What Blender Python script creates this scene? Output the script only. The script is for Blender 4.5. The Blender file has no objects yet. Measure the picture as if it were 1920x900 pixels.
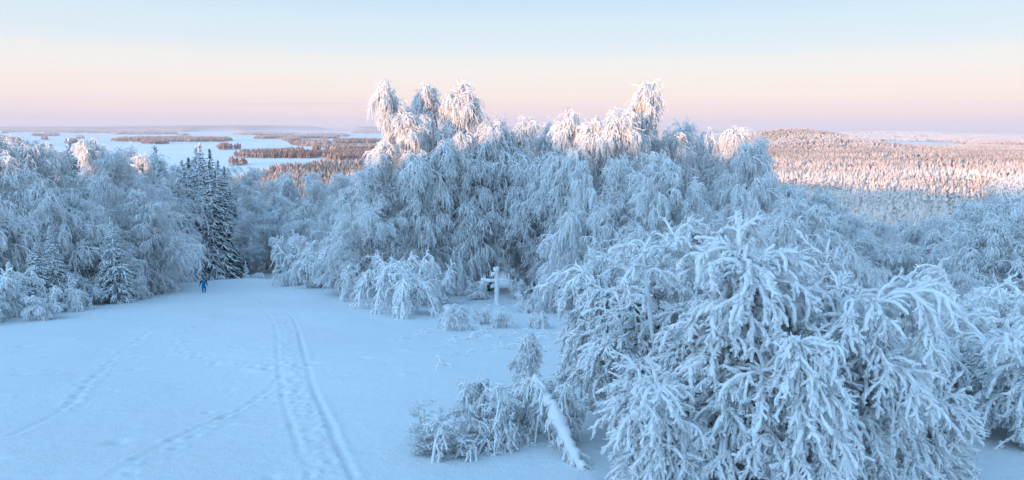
import bpy, math, random
import numpy as np
from mathutils import Vector

# ------------------------------------------------------------------ camera, sky, sun, exposure
scene = bpy.context.scene
C = bpy.data.collections.new("scene_objects"); scene.collection.children.link(C)
CAM_Z = 9.0
FPX = 1280.0
PITCH = math.radians(9.2)
SUN_AZ = math.radians(40.0)          # sun stands behind the camera, this far round to the left
SUN_EL = math.radians(4.2)

cam_d = bpy.data.cameras.new("camera"); cam = bpy.data.objects.new("camera", cam_d)
scene.collection.objects.link(cam); scene.camera = cam
cam.location = (0, 0, CAM_Z)
cam.rotation_mode = 'XYZ'
cam_d.sensor_width = 36.0; cam_d.lens = 36.0 * FPX / 1920.0
cam_d.clip_start = 0.1; cam_d.clip_end = 80000
from mathutils import Matrix
ROLL = math.radians(0.30)
cam.matrix_world = Matrix.Translation((0, 0, CAM_Z)) @ Matrix.Rotation(math.pi/2 - PITCH, 4, 'X') @ Matrix.Rotation(ROLL, 4, 'Z')

scene.view_settings.view_transform = 'Standard'
scene.view_settings.look = 'None'
scene.view_settings.exposure = 0.53
scene.view_settings.gamma = 1.0
scene.view_settings.use_curve_mapping = False
scene.render.resolution_x = 1024; scene.render.resolution_y = 480
scene.cycles.max_bounces = 16
scene.cycles.diffuse_bounces = 14
scene.cycles.glossy_bounces = 1
scene.cycles.transmission_bounces = 10
scene.cycles.volume_bounces = 0
scene.cycles.use_denoising = True
scene.cycles.caustics_reflective = False
scene.cycles.caustics_refractive = False

w = bpy.data.worlds.new("World"); scene.world = w; w.use_nodes = True
nt = w.node_tree; N = nt.nodes; L = nt.links
for n in list(N): N.remove(n)
out = N.new('ShaderNodeOutputWorld'); bg = N.new('ShaderNodeBackground')
sky = N.new('ShaderNodeTexSky'); sky.sky_type = 'NISHITA'; sky.sun_disc = False
sky.sun_elevation = SUN_EL; sky.sun_rotation = math.pi + SUN_AZ
sky.altitude = 200; sky.air_density = 1.0; sky.dust_density = 0.6; sky.ozone_density = 1.5
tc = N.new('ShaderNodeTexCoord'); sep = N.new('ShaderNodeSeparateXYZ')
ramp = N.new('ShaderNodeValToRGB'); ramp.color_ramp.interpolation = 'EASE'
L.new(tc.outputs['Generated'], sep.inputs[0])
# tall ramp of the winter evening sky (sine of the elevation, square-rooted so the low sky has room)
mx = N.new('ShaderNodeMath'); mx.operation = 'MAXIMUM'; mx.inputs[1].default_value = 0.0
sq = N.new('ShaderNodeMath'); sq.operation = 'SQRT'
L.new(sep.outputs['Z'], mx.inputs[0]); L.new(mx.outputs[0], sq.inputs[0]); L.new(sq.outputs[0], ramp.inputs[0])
def srgb(r, g, b):
    f = lambda c: (c/255/12.92 if c/255 <= 0.04045 else ((c/255+0.055)/1.055)**2.4)
    return (f(r), f(g), f(b), 1)
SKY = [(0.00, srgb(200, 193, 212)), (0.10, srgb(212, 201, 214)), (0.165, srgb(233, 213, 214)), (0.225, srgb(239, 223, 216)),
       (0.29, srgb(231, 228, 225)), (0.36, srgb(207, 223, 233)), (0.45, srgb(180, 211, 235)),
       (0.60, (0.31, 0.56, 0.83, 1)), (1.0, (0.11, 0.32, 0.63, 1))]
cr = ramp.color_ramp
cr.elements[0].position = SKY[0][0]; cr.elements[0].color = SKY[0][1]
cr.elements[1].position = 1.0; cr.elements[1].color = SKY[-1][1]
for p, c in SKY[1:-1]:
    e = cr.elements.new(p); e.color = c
# the physical sky carries part of the light, the colour ramp the rest
sc_ = N.new('ShaderNodeVectorMath'); sc_.operation = 'SCALE'; sc_.inputs['Scale'].default_value = 0.10
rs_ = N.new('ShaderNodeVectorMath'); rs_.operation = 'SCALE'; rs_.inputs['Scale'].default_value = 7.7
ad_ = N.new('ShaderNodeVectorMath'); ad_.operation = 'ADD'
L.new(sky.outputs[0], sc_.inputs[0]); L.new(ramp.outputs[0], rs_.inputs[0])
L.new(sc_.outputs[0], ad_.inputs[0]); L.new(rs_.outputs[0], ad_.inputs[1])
# two faint long cloud streaks low over the lake
st_n = N.new('ShaderNodeTexNoise'); st_n.inputs['Scale'].default_value = 1.0; st_n.inputs['Detail'].default_value = 3
st_m = N.new('ShaderNodeMapping'); st_m.inputs['Scale'].default_value = (5, 5, 420)
L.new(tc.outputs['Generated'], st_m.inputs[0]); L.new(st_m.outputs[0], st_n.inputs['Vector'])
def rng_(src, a, b, c=0.0, d=1.0):
    n = N.new('ShaderNodeMapRange'); n.interpolation_type = 'SMOOTHSTEP'
    for k_, v_ in zip(('From Min', 'From Max', 'To Min', 'To Max'), (a, b, c, d)): n.inputs[k_].default_value = v_
    L.new(src, n.inputs[0]); return n.outputs[0]
def mul_(a, b):
    n = N.new('ShaderNodeMath'); n.operation = 'MULTIPLY'; L.new(a, n.inputs[0]); L.new(b, n.inputs[1]); return n.outputs[0]
streak = mul_(rng_(st_n.outputs[0], 0.50, 0.64), mul_(rng_(sep.outputs['Z'], 0.026, 0.030), rng_(sep.outputs['Z'], 0.036, 0.040, 1, 0)))
streak = mul_(streak, mul_(rng_(sep.outputs['X'], -0.48, -0.42, 0, 1), rng_(sep.outputs['X'], -0.20, -0.16, 0.16, 0)))
st_x = N.new('ShaderNodeMix'); st_x.data_type = 'RGBA'; st_x.inputs[7].default_value = (2.6, 2.4, 4.4, 1)
L.new(streak, st_x.inputs[0]); L.new(ad_.outputs[0], st_x.inputs[6]); # bluish glow added on the sun side of the sky, brightens camera-facing frost
gl_d = N.new('ShaderNodeVectorMath'); gl_d.operation = 'DOT_PRODUCT'
gl_d.inputs[1].default_value = Vector((-math.sin(SUN_AZ), -math.cos(SUN_AZ), 0.35)).normalized()
L.new(tc.outputs['Generated'], gl_d.inputs[0])
gl_c = N.new('ShaderNodeVectorMath'); gl_c.operation = 'SCALE'; gl_c.inputs[0].default_value = (5.5, 9.3, 13.9)
L.new(rng_(gl_d.outputs['Value'], 0.05, 0.95), gl_c.inputs['Scale'])
gl_a = N.new('ShaderNodeVectorMath'); gl_a.operation = 'ADD'
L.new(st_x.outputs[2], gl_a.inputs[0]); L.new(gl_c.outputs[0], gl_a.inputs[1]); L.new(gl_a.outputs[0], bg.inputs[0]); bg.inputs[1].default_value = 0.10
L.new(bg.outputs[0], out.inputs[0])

sun_d = bpy.data.lights.new("sun", 'SUN'); sun_d.energy = 4.6; sun_d.angle = math.radians(0.6)
sun_d.color = (1.0, 0.53, 0.25)
sun = bpy.data.objects.new("sun", sun_d); scene.collection.objects.link(sun)
to_sun = Vector((-math.sin(SUN_AZ)*math.cos(SUN_EL), -math.cos(SUN_AZ)*math.cos(SUN_EL), math.sin(SUN_EL)))
sun.rotation_mode = 'QUATERNION'; sun.rotation_quaternion = (to_sun).to_track_quat('Z', 'Y')
sun.location = to_sun * 300

# ------------------------------------------------------------------ helpers
RNG = np.random.default_rng(7)
_cr, _sr = math.cos(ROLL), math.sin(ROLL)
def ray(px, py):
    dx, dy = (px-960)/FPX, (450-py)/FPX
    dx, dy = dx*_cr - dy*_sr, dx*_sr + dy*_cr
    return dx, math.cos(PITCH)+dy*math.sin(PITCH), -math.sin(PITCH)+dy*math.cos(PITCH)
def at(px, py, Y):
    dx, fy, fz = ray(px, py); t = Y/fy
    return dx*t, Y, CAM_Z+fz*t
def pix(x, y, z):                      # numpy: world -> photo pixel
    y = np.maximum(y, 1.0)
    d = y*math.cos(PITCH) - (z-CAM_Z)*math.sin(PITCH)
    u = (y*math.sin(PITCH) + (z-CAM_Z)*math.cos(PITCH))/d; v = x/d
    v, u = v*_cr + u*_sr, -v*_sr + u*_cr
    return 960+FPX*v, 450-FPX*u

def tag(o, label=None, cat=None, group=None, kind=None):
    if label: o['label'] = label
    if cat: o['category'] = cat
    if group: o['group'] = group
    if kind: o['kind'] = kind
    return o
def mesh_obj(name, V, F4, mat, parent=None, F3=None, smooth=True):
    me = bpy.data.meshes.new(name)
    V = np.asarray(V, dtype=np.float32); F4 = np.asarray(F4, dtype=np.int32).reshape(-1, 4)
    F3 = np.zeros((0, 3), np.int32) if F3 is None else np.asarray(F3, dtype=np.int32).reshape(-1, 3)
    me.vertices.add(len(V)); me.vertices.foreach_set('co', V.ravel())
    nl = F4.size + F3.size; me.loops.add(nl)
    me.loops.foreach_set('vertex_index', np.concatenate([F4.ravel(), F3.ravel()]))
    me.polygons.add(len(F4)+len(F3))
    st = np.concatenate([np.arange(len(F4))*4, F4.size+np.arange(len(F3))*3]).astype(np.int32)
    me.polygons.foreach_set('loop_start', st)
    me.polygons.foreach_set('use_smooth', np.full(len(F4)+len(F3), smooth))
    me.update(calc_edges=True); me.validate()
    if mat: me.materials.append(mat)
    o = bpy.data.objects.new(name, me); C.objects.link(o)
    if parent: o.parent = parent
    return o
def empty(name, loc=(0, 0, 0)):
    o = bpy.data.objects.new(name, None); C.objects.link(o); o.location = loc
    o.empty_display_size = 0.3
    return o
def nrm(v):
    return v/np.maximum(np.linalg.norm(v, axis=-1, keepdims=True), 1e-9)

_T = np.random.default_rng(3).random((256, 256))
def vnoise(x, y, s, o=0):
    x = np.asarray(x)/s+o*17.3; y = np.asarray(y)/s+o*9.1
    xi = np.floor(x).astype(np.int64); yi = np.floor(y).astype(np.int64)
    fx = x-xi; fy = y-yi; fx = fx*fx*(3-2*fx); fy = fy*fy*(3-2*fy)
    a = _T[xi & 255, yi & 255]; b = _T[(xi+1) & 255, yi & 255]
    c = _T[xi & 255, (yi+1) & 255]; d = _T[(xi+1) & 255, (yi+1) & 255]
    return (a*(1-fx)+b*fx)*(1-fy)+(c*(1-fx)+d*fx)*fy*1.0 - 0.5

# ------------------------------------------------------------------ materials
def new_mat(name):
    m = bpy.data.materials.new(name); m.use_nodes = True
    t = m.node_tree; t.nodes.clear()
    o = t.nodes.new('ShaderNodeOutputMaterial'); b = t.nodes.new('ShaderNodeBsdfPrincipled')
    t.links.new(b.outputs[0], o.inputs[0]); b.inputs['Roughness'].default_value = 0.75
    b.inputs['Specular IOR Level'].default_value = 0.2
    return m, t, b
def noise(t, scale, detail=3, coord='Object', rough=0.5):
    tc = t.nodes.new('ShaderNodeTexCoord'); n = t.nodes.new('ShaderNodeTexNoise')
    n.inputs['Scale'].default_value = scale; n.inputs['Detail'].default_value = detail
    n.inputs['Roughness'].default_value = rough
    t.links.new(tc.outputs[coord], n.inputs['Vector']); return n
def mathn(t, op, a, b=None):
    n = t.nodes.new('ShaderNodeMath'); n.operation = op
    for i, v in enumerate((a, b)):
        if v is None: continue
        if isinstance(v, (int, float)): n.inputs[i].default_value = v
        else: t.links.new(v, n.inputs[i])
    return n.outputs[0]
def mixc(t, f, a, b):
    n = t.nodes.new('ShaderNodeMix'); n.data_type = 'RGBA'
    if isinstance(f, (int, float)): n.inputs[0].default_value = f
    else: t.links.new(f, n.inputs[0])
    for i, v in ((6, a), (7, b)):
        if isinstance(v, tuple): n.inputs[i].default_value = (*v[:3], 1)
        else: t.links.new(v, n.inputs[i])
    return n.outputs[2]
def frost_mat(name, bark, lo, hi, nscale=3.0, namp=0.6, bump=0.0, bscale=30, snow=(0.86, 0.87, 0.88), bdist=0.02, glow=0.0):
    """snow and rime on whatever faces up, the bare wood or needles showing below"""
    m, t, b = new_mat(name)
    g = t.nodes.new('ShaderNodeNewGeometry'); s = t.nodes.new('ShaderNodeSeparateXYZ')
    t.links.new(g.outputs['Normal'], s.inputs[0])
    n = noise(t, nscale, 3)
    v = mathn(t, 'MULTIPLY', mathn(t, 'SUBTRACT', n.outputs[0], 0.5), namp)
    v = mathn(t, 'ADD', s.outputs['Z'], v)
    mr = t.nodes.new('ShaderNodeMapRange'); mr.interpolation_type = 'SMOOTHSTEP'
    mr.inputs['From Min'].default_value = lo; mr.inputs['From Max'].default_value = hi
    t.links.new(v, mr.inputs['Value'])
    col = mixc(t, mr.outputs[0], bark, snow); t.links.new(col, b.inputs['Base Color'])
    if glow:                                   # loose rime crystals pass part of the light on
        tr_ = t.nodes.new('ShaderNodeBsdfTranslucent'); t.links.new(col, tr_.inputs['Color'])
        mx_ = t.nodes.new('ShaderNodeMixShader'); mx_.inputs[0].default_value = glow
        t.links.new(b.outputs[0], mx_.inputs[1]); t.links.new(tr_.outputs[0], mx_.inputs[2])
        t.links.new(mx_.outputs[0], [q for q in t.nodes if q.type == 'OUTPUT_MATERIAL'][0].inputs[0])
    if bump:
        n2 = noise(t, bscale, 4); bp = t.nodes.new('ShaderNodeBump')
        bp.inputs['Strength'].default_value = bump; bp.inputs['Distance'].default_value = bdist
        t.links.new(n2.outputs[0], bp.inputs['Height']); t.links.new(bp.outputs[0], b.inputs['Normal'])
    return m
M_birch = frost_mat("frosted_birch_twigs", (0.22, 0.19, 0.18), -1.7, -0.9, 2.0, 0.7, snow=(0.985, 0.985, 0.985), glow=0.5)
M_birch_fg = frost_mat("thick_rime_twigs", (0.20, 0.17, 0.16), -1.7, -1.0, 4.0, 0.8, 0.8, 45, snow=(0.985, 0.985, 0.985), bdist=0.03, glow=0.42)
M_inner = frost_mat("bare_inner_twigs", (0.13, 0.105, 0.10), -0.9, 0.4, 5.0, 1.2)
M_spruce = frost_mat("snow_laden_spruce", (0.032, 0.042, 0.040), -0.3, 0.4, 1.6, 0.9)
M_spruce_d = frost_mat("dark_spruce", (0.028, 0.038, 0.036), -0.1, 0.65, 1.6, 0.9)
def forest_mat():
    """one wood: heavy rime on the high near trees thinning out to bare brown ones in the low country"""
    m, t, b = new_mat("forest_trees")
    g = t.nodes.new('ShaderNodeNewGeometry'); s_ = t.nodes.new('ShaderNodeSeparateXYZ'); t.links.new(g.outputs['Normal'], s_.inputs[0])
    p_ = t.nodes.new('ShaderNodeSeparateXYZ'); t.links.new(g.outputs['Position'], p_.inputs[0])
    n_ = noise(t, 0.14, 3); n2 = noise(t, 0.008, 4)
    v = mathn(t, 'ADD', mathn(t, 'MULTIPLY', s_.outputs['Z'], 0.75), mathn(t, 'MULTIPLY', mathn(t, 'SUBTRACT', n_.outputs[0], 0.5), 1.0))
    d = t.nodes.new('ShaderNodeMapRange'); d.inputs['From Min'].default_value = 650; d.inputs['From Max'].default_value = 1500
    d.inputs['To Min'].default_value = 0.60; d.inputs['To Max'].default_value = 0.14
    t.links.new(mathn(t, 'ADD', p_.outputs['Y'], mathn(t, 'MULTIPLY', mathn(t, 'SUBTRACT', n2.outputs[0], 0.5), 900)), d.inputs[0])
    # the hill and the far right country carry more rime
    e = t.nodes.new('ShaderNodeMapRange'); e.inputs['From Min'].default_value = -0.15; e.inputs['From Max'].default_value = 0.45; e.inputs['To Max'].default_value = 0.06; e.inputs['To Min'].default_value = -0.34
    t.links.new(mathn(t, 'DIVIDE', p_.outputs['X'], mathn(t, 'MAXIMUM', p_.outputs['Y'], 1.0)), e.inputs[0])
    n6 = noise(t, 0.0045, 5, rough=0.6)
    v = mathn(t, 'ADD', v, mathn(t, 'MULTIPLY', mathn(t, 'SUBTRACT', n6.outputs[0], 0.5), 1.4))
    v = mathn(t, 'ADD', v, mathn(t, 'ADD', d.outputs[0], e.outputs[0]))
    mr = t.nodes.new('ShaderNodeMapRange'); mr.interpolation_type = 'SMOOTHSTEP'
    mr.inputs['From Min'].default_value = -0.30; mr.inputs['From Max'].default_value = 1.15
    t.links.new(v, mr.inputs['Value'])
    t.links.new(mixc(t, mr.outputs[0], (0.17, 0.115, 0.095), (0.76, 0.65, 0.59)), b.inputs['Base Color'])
    return m
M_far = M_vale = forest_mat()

m, t, b = new_mat("birch_bark")
g = noise(t, 1.0, 4); mp = t.nodes.new('ShaderNodeMapping'); mp.inputs['Scale'].default_value = (6, 6, 2.2)
tc_ = t.nodes.new('ShaderNodeTexCoord'); t.links.new(tc_.outputs['Object'], mp.inputs[0]); t.links.new(mp.outputs[0], g.inputs['Vector'])
mr = t.nodes.new('ShaderNodeMapRange'); mr.inputs['From Min'].default_value = 0.47; mr.inputs['From Max'].default_value = 0.56
t.links.new(g.outputs[0], mr.inputs[0])
t.links.new(mixc(t, mr.outputs[0], (0.045, 0.04, 0.04), (0.62, 0.61, 0.60)), b.inputs['Base Color'])
M_bark = m

m, t, b = new_mat("snow_field")
n1 = noise(t, 2.2, 5, rough=0.6); n2 = noise(t, 14.0, 3)
n5 = noise(t, 55.0, 2); sm = mathn(t, 'ADD', mathn(t, 'ADD', mathn(t, 'MULTIPLY', n1.outputs[0], 1.0), mathn(t, 'MULTIPLY', n2.outputs[0], 0.30)), mathn(t, 'MULTIPLY', n5.outputs[0], 0.12))
bp = t.nodes.new('ShaderNodeBump'); bp.inputs['Strength'].default_value = 0.55; bp.inputs['Distance'].default_value = 0.12
t.links.new(sm, bp.inputs['Height']); t.links.new(bp.outputs[0], b.inputs['Normal'])
b.inputs['Roughness'].default_value = 0.6
# beyond the valley rim the ground is woodland floor: darker, mottled
vc = t.nodes.new('ShaderNodeAttribute'); vc.attribute_name = 'woodland'
n3 = noise(t, 0.012, 6, rough=0.65)
wr = t.nodes.new('ShaderNodeMapRange'); wr.inputs['From Min'].default_value = 0.35; wr.inputs['From Max'].default_value = 0.68
t.links.new(n3.outputs[0], wr.inputs[0])
wood = mixc(t, wr.outputs[0], (0.15, 0.11, 0.095), (0.38, 0.31, 0.28))
t.links.new(mixc(t, vc.outputs['Fac'], mixc(t, n1.outputs[0], (0.64, 0.67, 0.69), (0.71, 0.73, 0.74)), wood), b.inputs['Base Color'])
M_snow = m
m, t, b = new_mat("lake_snow")
n1 = noise(t, 0.004, 4); t.links.new(mixc(t, n1.outputs[0], (0.70, 0.72, 0.76), (0.86, 0.87, 0.89)), b.inputs['Base Color'])
n2 = noise(t, 0.02, 6, rough=0.7); bp = t.nodes.new('ShaderNodeBump'); bp.inputs['Strength'].default_value = 0.8; bp.inputs['Distance'].default_value = 6.0
t.links.new(n2.outputs[0], bp.inputs['Height']); t.links.new(bp.outputs[0], b.inputs['Normal'])
M_lake = m

# ------------------------------------------------------------------ terrain
LAKE_Z = -66.0
ss, cs = math.sin(SUN_AZ), math.cos(SUN_AZ)
# land in the frozen lake, in photo columns and shore rows (converted to ground positions by land())
LAND = [(-60, 58, 270, 274), (-60, 38, 262, 265.5), (60, 76, 254.2, 256), (82, 109, 252.5, 255.6), (79, 90, 260.5, 262.3),
        (121, 144, 266, 269.5), (144, 158, 259.3, 261.6), (205, 330, 250.2, 252.2), (208, 443, 261.5, 266.5), (262, 315, 267, 271),
        (105, 262, 247, 249.6), (407, 436, 278, 281.5), (439, 452, 279, 280.8), (438, 624, 288, 297.5), (600, 720, 286, 301.5),
        (427, 464, 305, 311.5), (553, 625, 269, 275.5), (618, 720, 264, 270), (586, 603, 279.5, 283), (604, 720, 277, 284),
        (473, 632, 258.5, 260.8), (529, 566, 261.5, 265.2), (440, 560, 251, 253.7), (550, 656, 253, 256.4), (655, 720, 248, 250),
        (335, 352, 253, 254.4), (541, 549, 269, 271), (-60, 30, 243, 250), (640, 760, 290, 296)]
def land(x, y):
    """> 0 on land, < 0 on the frozen lakes; x, y world metres"""
    px, py = pix(x, y, np.full_like(x, LAKE_Z))
    wob = vnoise(px, py*6, 14, 2)*0.9 + vnoise(px, py*6, 5, 5)*0.35
    a = np.full_like(px, -1.0)
    for x0, x1, y0, y1 in LAND:
        cx, cy, rx, ry = (x0+x1)/2, (y0+y1)/2, (x1-x0)/2, (y1-y0)/2
        e = 1-np.sqrt(np.abs((px-cx)/rx)**2.6+np.abs((py-cy)/ry)**2.6+1e-9)
        a = np.maximum(a, e+wob*0.35)
    # far shore, the mainland in front and everything to the right
    tiltc = (px-960)*0.0052
    a = np.maximum(a, (247.0+vnoise(px, px*0, 60, 1)*3.0-py+0*tiltc)*0.4)
    front = np.interp(px, [0, 430, 480, 560, 620, 700, 800], [372, 352, 336, 325, 318, 312, 240])
    a = np.maximum(a, (py-front+wob*3)*0.25)
    a = np.maximum(a, (px-800)*0.05)
    # lakes on the right
    def lake(x0, x1, y0, y1, a, slant=0.0):
        cx, cy, rx, ry = (x0+x1)/2, (y0+y1)/2, (x1-x0)/2, (y1-y0)/2
        e = 1-np.sqrt(np.abs((px-cx)/rx)**2.4+np.abs((py-cy-slant*(px-cx))/ry)**2.4)+wob*0.25
        return np.minimum(a, -e)
    a = lake(1596, 1820, 265.5, 276.5, a, 0.022)
    a = lake(1822, 2010, 289, 296.5, a, 0.045)
    a = lake(1845, 2010, 273.5, 278.5, a, 0.02)
    a = np.where((y < 800), 1.0, a)
    return a
# trails trodden or skied into the slope: (photo polyline, half width, depth, footprints every n metres)
TR = [([(474, 552), (505, 572), (545, 585), (560, 620), (566, 660), (590, 730), (624, 815), (664, 905)], 0.09, 0.13, 0),
      ([(470, 556), (505, 585), (519, 620), (521, 680), (530, 740), (556, 830), (580, 905)], 0.08, 0.08, 0),
      ([(516, 585), (527, 640), (545, 720), (572, 800), (610, 905)], 0.50, 0.065, 0.17),
      ([(538, 590), (545, 650), (556, 720), (592, 800), (640, 905)], 0.45, 0.05, 0.30),
      ([(205, 910), (300, 838), (372, 797), (440, 764), (502, 726), (530, 700)], 0.12, 0.07, 0),
      ([(228, 905), (310, 845), (380, 800), (448, 764), (502, 728)], 0.26, 0.12, 0.42),
      ([(20, 815), (120, 764), (172, 716), (236, 652), (300, 607), (418, 586)], 0.11, 0.06, 0),
      ([(120, 764), (172, 718), (236, 654), (300, 609)], 0.18, 0.10, 0.5),
      ([(386, 552), (413, 590), (352, 620), (328, 640), (346, 664), (392, 682), (460, 690), (520, 694)], 0.22, 0.15, 0.75)]
def base_plane(y): return -0.164*(y-16.5)
def unproj_slope(px, py):
    dx, fy, fz = ray(px, py)
    t = (-0.164*-16.5 - CAM_Z)/(fz+0.164*fy); return dx*t, fy*t
def carve(x, y):
    z = np.zeros_like(x)
    msk = (y > 10) & (y < 100) & (x > -50) & (x < 6)
    X = x[msk]; Y = y[msk]; Z = np.zeros_like(X)
    rr = np.random.default_rng(5)
    for pl, hw, dp, fp in TR:
        P = np.array([unproj_slope(*q) for q in pl])
        # round the polyline off
        for _ in range(2):
            Q = [P[0]]
            for a, b2 in zip(P[:-1], P[1:]): Q += [a*0.75+b2*0.25, a*0.25+b2*0.75]
            Q.append(P[-1]); P = np.array(Q)
        dp *= 0.48
        if fp == 0:
            dmin = np.full_like(X, 9.0)
            for a, b2 in zip(P[:-1], P[1:]):
                ab = b2-a; l2 = ab@ab+1e-9
                tt = np.clip(((X-a[0])*ab[0]+(Y-a[1])*ab[1])/l2, 0, 1)
                dmin = np.minimum(dmin, np.hypot(X-a[0]-tt*ab[0], Y-a[1]-tt*ab[1]))
            k = 0.55+1.0*np.clip(vnoise(X, Y, 3.0, 3)+0.5, 0, 1)
            Z -= dp*k*np.exp(-(dmin/hw)**2) - 0.35*dp*k*np.exp(-((dmin-2.3*hw)/(0.8*hw))**2)
        else:
            seg = np.hypot(*(P[1:]-P[:-1]).T); cum = np.concatenate([[0], np.cumsum(seg)])
            s = 0
            while s < cum[-1]:
                q = np.array([np.interp(s, cum, P[:, 0]), np.interp(s, cum, P[:, 1])]) + rr.normal(0, hw*0.75, 2)*np.array([1, 0.6])
                r = rr.uniform(0.07, 0.17); d = dp*rr.uniform(0.4, 1.7)
                near = (np.abs(X-q[0]) < 0.8) & (np.abs(Y-q[1]) < 0.8)
                dd = np.hypot((X[near]-q[0]), (Y[near]-q[1])*0.75)
                Z[near] -= d*np.exp(-(dd/r)**2) - 0.4*d*np.exp(-((dd-2*r)/(0.7*r))**2)
                s += fp*rr.uniform(0.7, 1.3)
    # odd dents and drifted-over plants
    for _ in range(420):
        q = (rr.uniform(-38, 6), rr.uniform(15, 85)); r = rr.uniform(0.08, 0.3); d = rr.uniform(-0.12, 0.09)
        near = (np.abs(X-q[0]) < 1.2) & (np.abs(Y-q[1]) < 1.2)
        Z[near] += d*np.exp(-(np.hypot(X[near]-q[0], Y[near]-q[1])/r)**2)
    z[msk] = Z
    return z
def hill_h(x, y):
    x = np.asarray(x, float); y = np.asarray(y, float)
    s = ss*x+cs*y; p = cs*x-ss*y
    z = np.interp(y, [-500, -90, -60, 105, 116, 130, 152, 168, 285, 330, 30000],
                  [16, 16, 12.55, -14.5, -17.6, -19.4, -22.4, -27, -62, -64.5, -64.5])
    # right flank falls away
    f = np.clip((x-16-0.12*y)/40, 0, 1)*np.clip((300-y)/150, 0, 1)
    z = z - 9*f*f*(3-2*f)*np.clip(y/30, 0, 1)
    # left flank dips gently
    f = np.clip((-x-30-0.1*y)/50, 0, 1)*np.clip((260-y)/100, 0, 1)
    z = z - 3*f*np.clip(y/30, 0, 1)
    # the summit ridge behind, whose shadow lies over the foreground
    R = np.interp(p, [-620, -480, -340, -200, -125, -110, -84, -70, -58, -46, -38, -30, -24, -18, -6, 8, 60, 200, 420],
                  [-60, -5, 20.5, 20.8, 20.6, 16.6, 16.9, 18.6, 19.8, 23.8, 22.2, 22.2, 23.6, 23.4, 21.6, 22.0, 25.0, 24.0, 10.0])
    R = R + 3.0*vnoise(p, p*0, 8, 4) + 3.6*vnoise(p, p*0, 3.4, 6)
    g = np.exp(-((s+155)/45)**2)
    back = np.where(s < -40, z*(1-g)+R*g, z)
    z = np.where(s < -40, np.maximum(back, np.minimum(z, R)), z)
    near = np.clip((400-np.hypot(x, y))/200, 0, 1)
    z = z + near*(0.55*vnoise(x, y, 11, 7)+0.16*vnoise(x, y, 3.7, 8)+0.035*vnoise(x, y, 1.3, 9))
    return z
def far_h(x, y):
    """relief of the low country"""
    z = 56*np.exp(-(((x-1110)/215)**2+((y-2750)/420)**2))+16*np.exp(-(((x-1000)/420)**2+((y-2600)/400)**2))
    z += 22*np.exp(-(((x-2900)/420)**2+((y-4700)/400)**2))+30*np.exp(-(((x-3500)/700)**2+((y-6300)/500)**2))
    z += 60*np.exp(-(((x-5100)/1300)**2+((y-9400)/1200)**2))
    z += 10*(vnoise(x, y, 900, 11)+0.4)*np.clip((y-1100)/900, 0, 1)
    z += 46*np.clip(vnoise(x, y, 3800, 12)+0.12, 0, 1)*np.clip((y-6500)/4000, 0, 1)
    z += 260*np.clip(vnoise(x, y, 6500, 13)+0.18, 0, 1)*np.clip((y-12000)/7000, 0, 1)*np.where(x < 3000, 1, 0.4)
    return np.maximum(z, 0)
def h(x, y, carved=False):
    x = np.atleast_1d(np.asarray(x, float)); y = np.atleast_1d(np.asarray(y, float))
    z = hill_h(x, y)
    a = land(x, y)
    f = np.clip((y-800)/200, 0, 1)
    shore = np.clip(a*6, -1.0, 1.0)
    zz = LAKE_Z + np.where(shore > 0, 1.5*shore + far_h(x, y)*np.clip(a*3, 0, 1), 2.0*shore)
    z = z*(1-f)+zz*f
    if carved: z = z+carve(x, y)
    return z
def h1(x, y): return float(h(x, y)[0])

def spans(*parts):
    r = []
    for a, b2, d in parts: r += list(np.arange(a, b2, d))
    return np.array(r)
us = spans((-4, -1, 0.02), (-1, -0.44, 0.005), (-0.44, 0.0, 0.0016), (0.0, 1.0, 0.005), (1.0, 4.01, 0.06))
ys = [-420.0]
while ys[-1] < 8: ys.append(ys[-1]+8)
ys = list(np.arange(-420, -200, 12.0))+list(np.arange(-200, 8, 3.0))+list(np.arange(8, 14, 0.5))+list(np.arange(14, 42, 0.13))+list(np.arange(42, 100, 0.26))
while ys[-1] < 26000: ys.append(ys[-1]*1.014+0.2)
ys = np.array(ys)
U, Yg = np.meshgrid(us, ys); Xg = U*(40+np.abs(Yg))
Zg = h(Xg.ravel(), Yg.ravel(), True)
V = np.stack([Xg.ravel(), Yg.ravel(), Zg], 1)
nr, nc = U.shape
ii = (np.arange(nr-1)[:, None]*nc+np.arange(nc-1)[None, :]).ravel()
F = np.stack([ii, ii+1, ii+nc+1, ii+nc], 1)
ground = tag(mesh_obj('ground', V, F, M_snow), 'snow covered hillside with ski trail and footprints running down to the valley', 'snow', kind='structure')
wa = np.clip((Yg.ravel()-110)/60, 0, 1)
att = ground.data.attributes.new('woodland', 'FLOAT', 'POINT')
att.data.foreach_set('value', np.ascontiguousarray(wa*np.clip(land(V[:, 0], V[:, 1])*4, 0, 1), dtype=np.float32))
lv = np.array([[-30000, 700, LAKE_Z], [30000, 700, LAKE_Z], [30000, 26000, LAKE_Z], [-30000, 26000, LAKE_Z]])
tag(mesh_obj('frozen_lake', lv, [[0, 1, 2, 3]], M_lake), 'snow covered frozen lake between wooded islands', 'lake', kind='structure')

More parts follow.
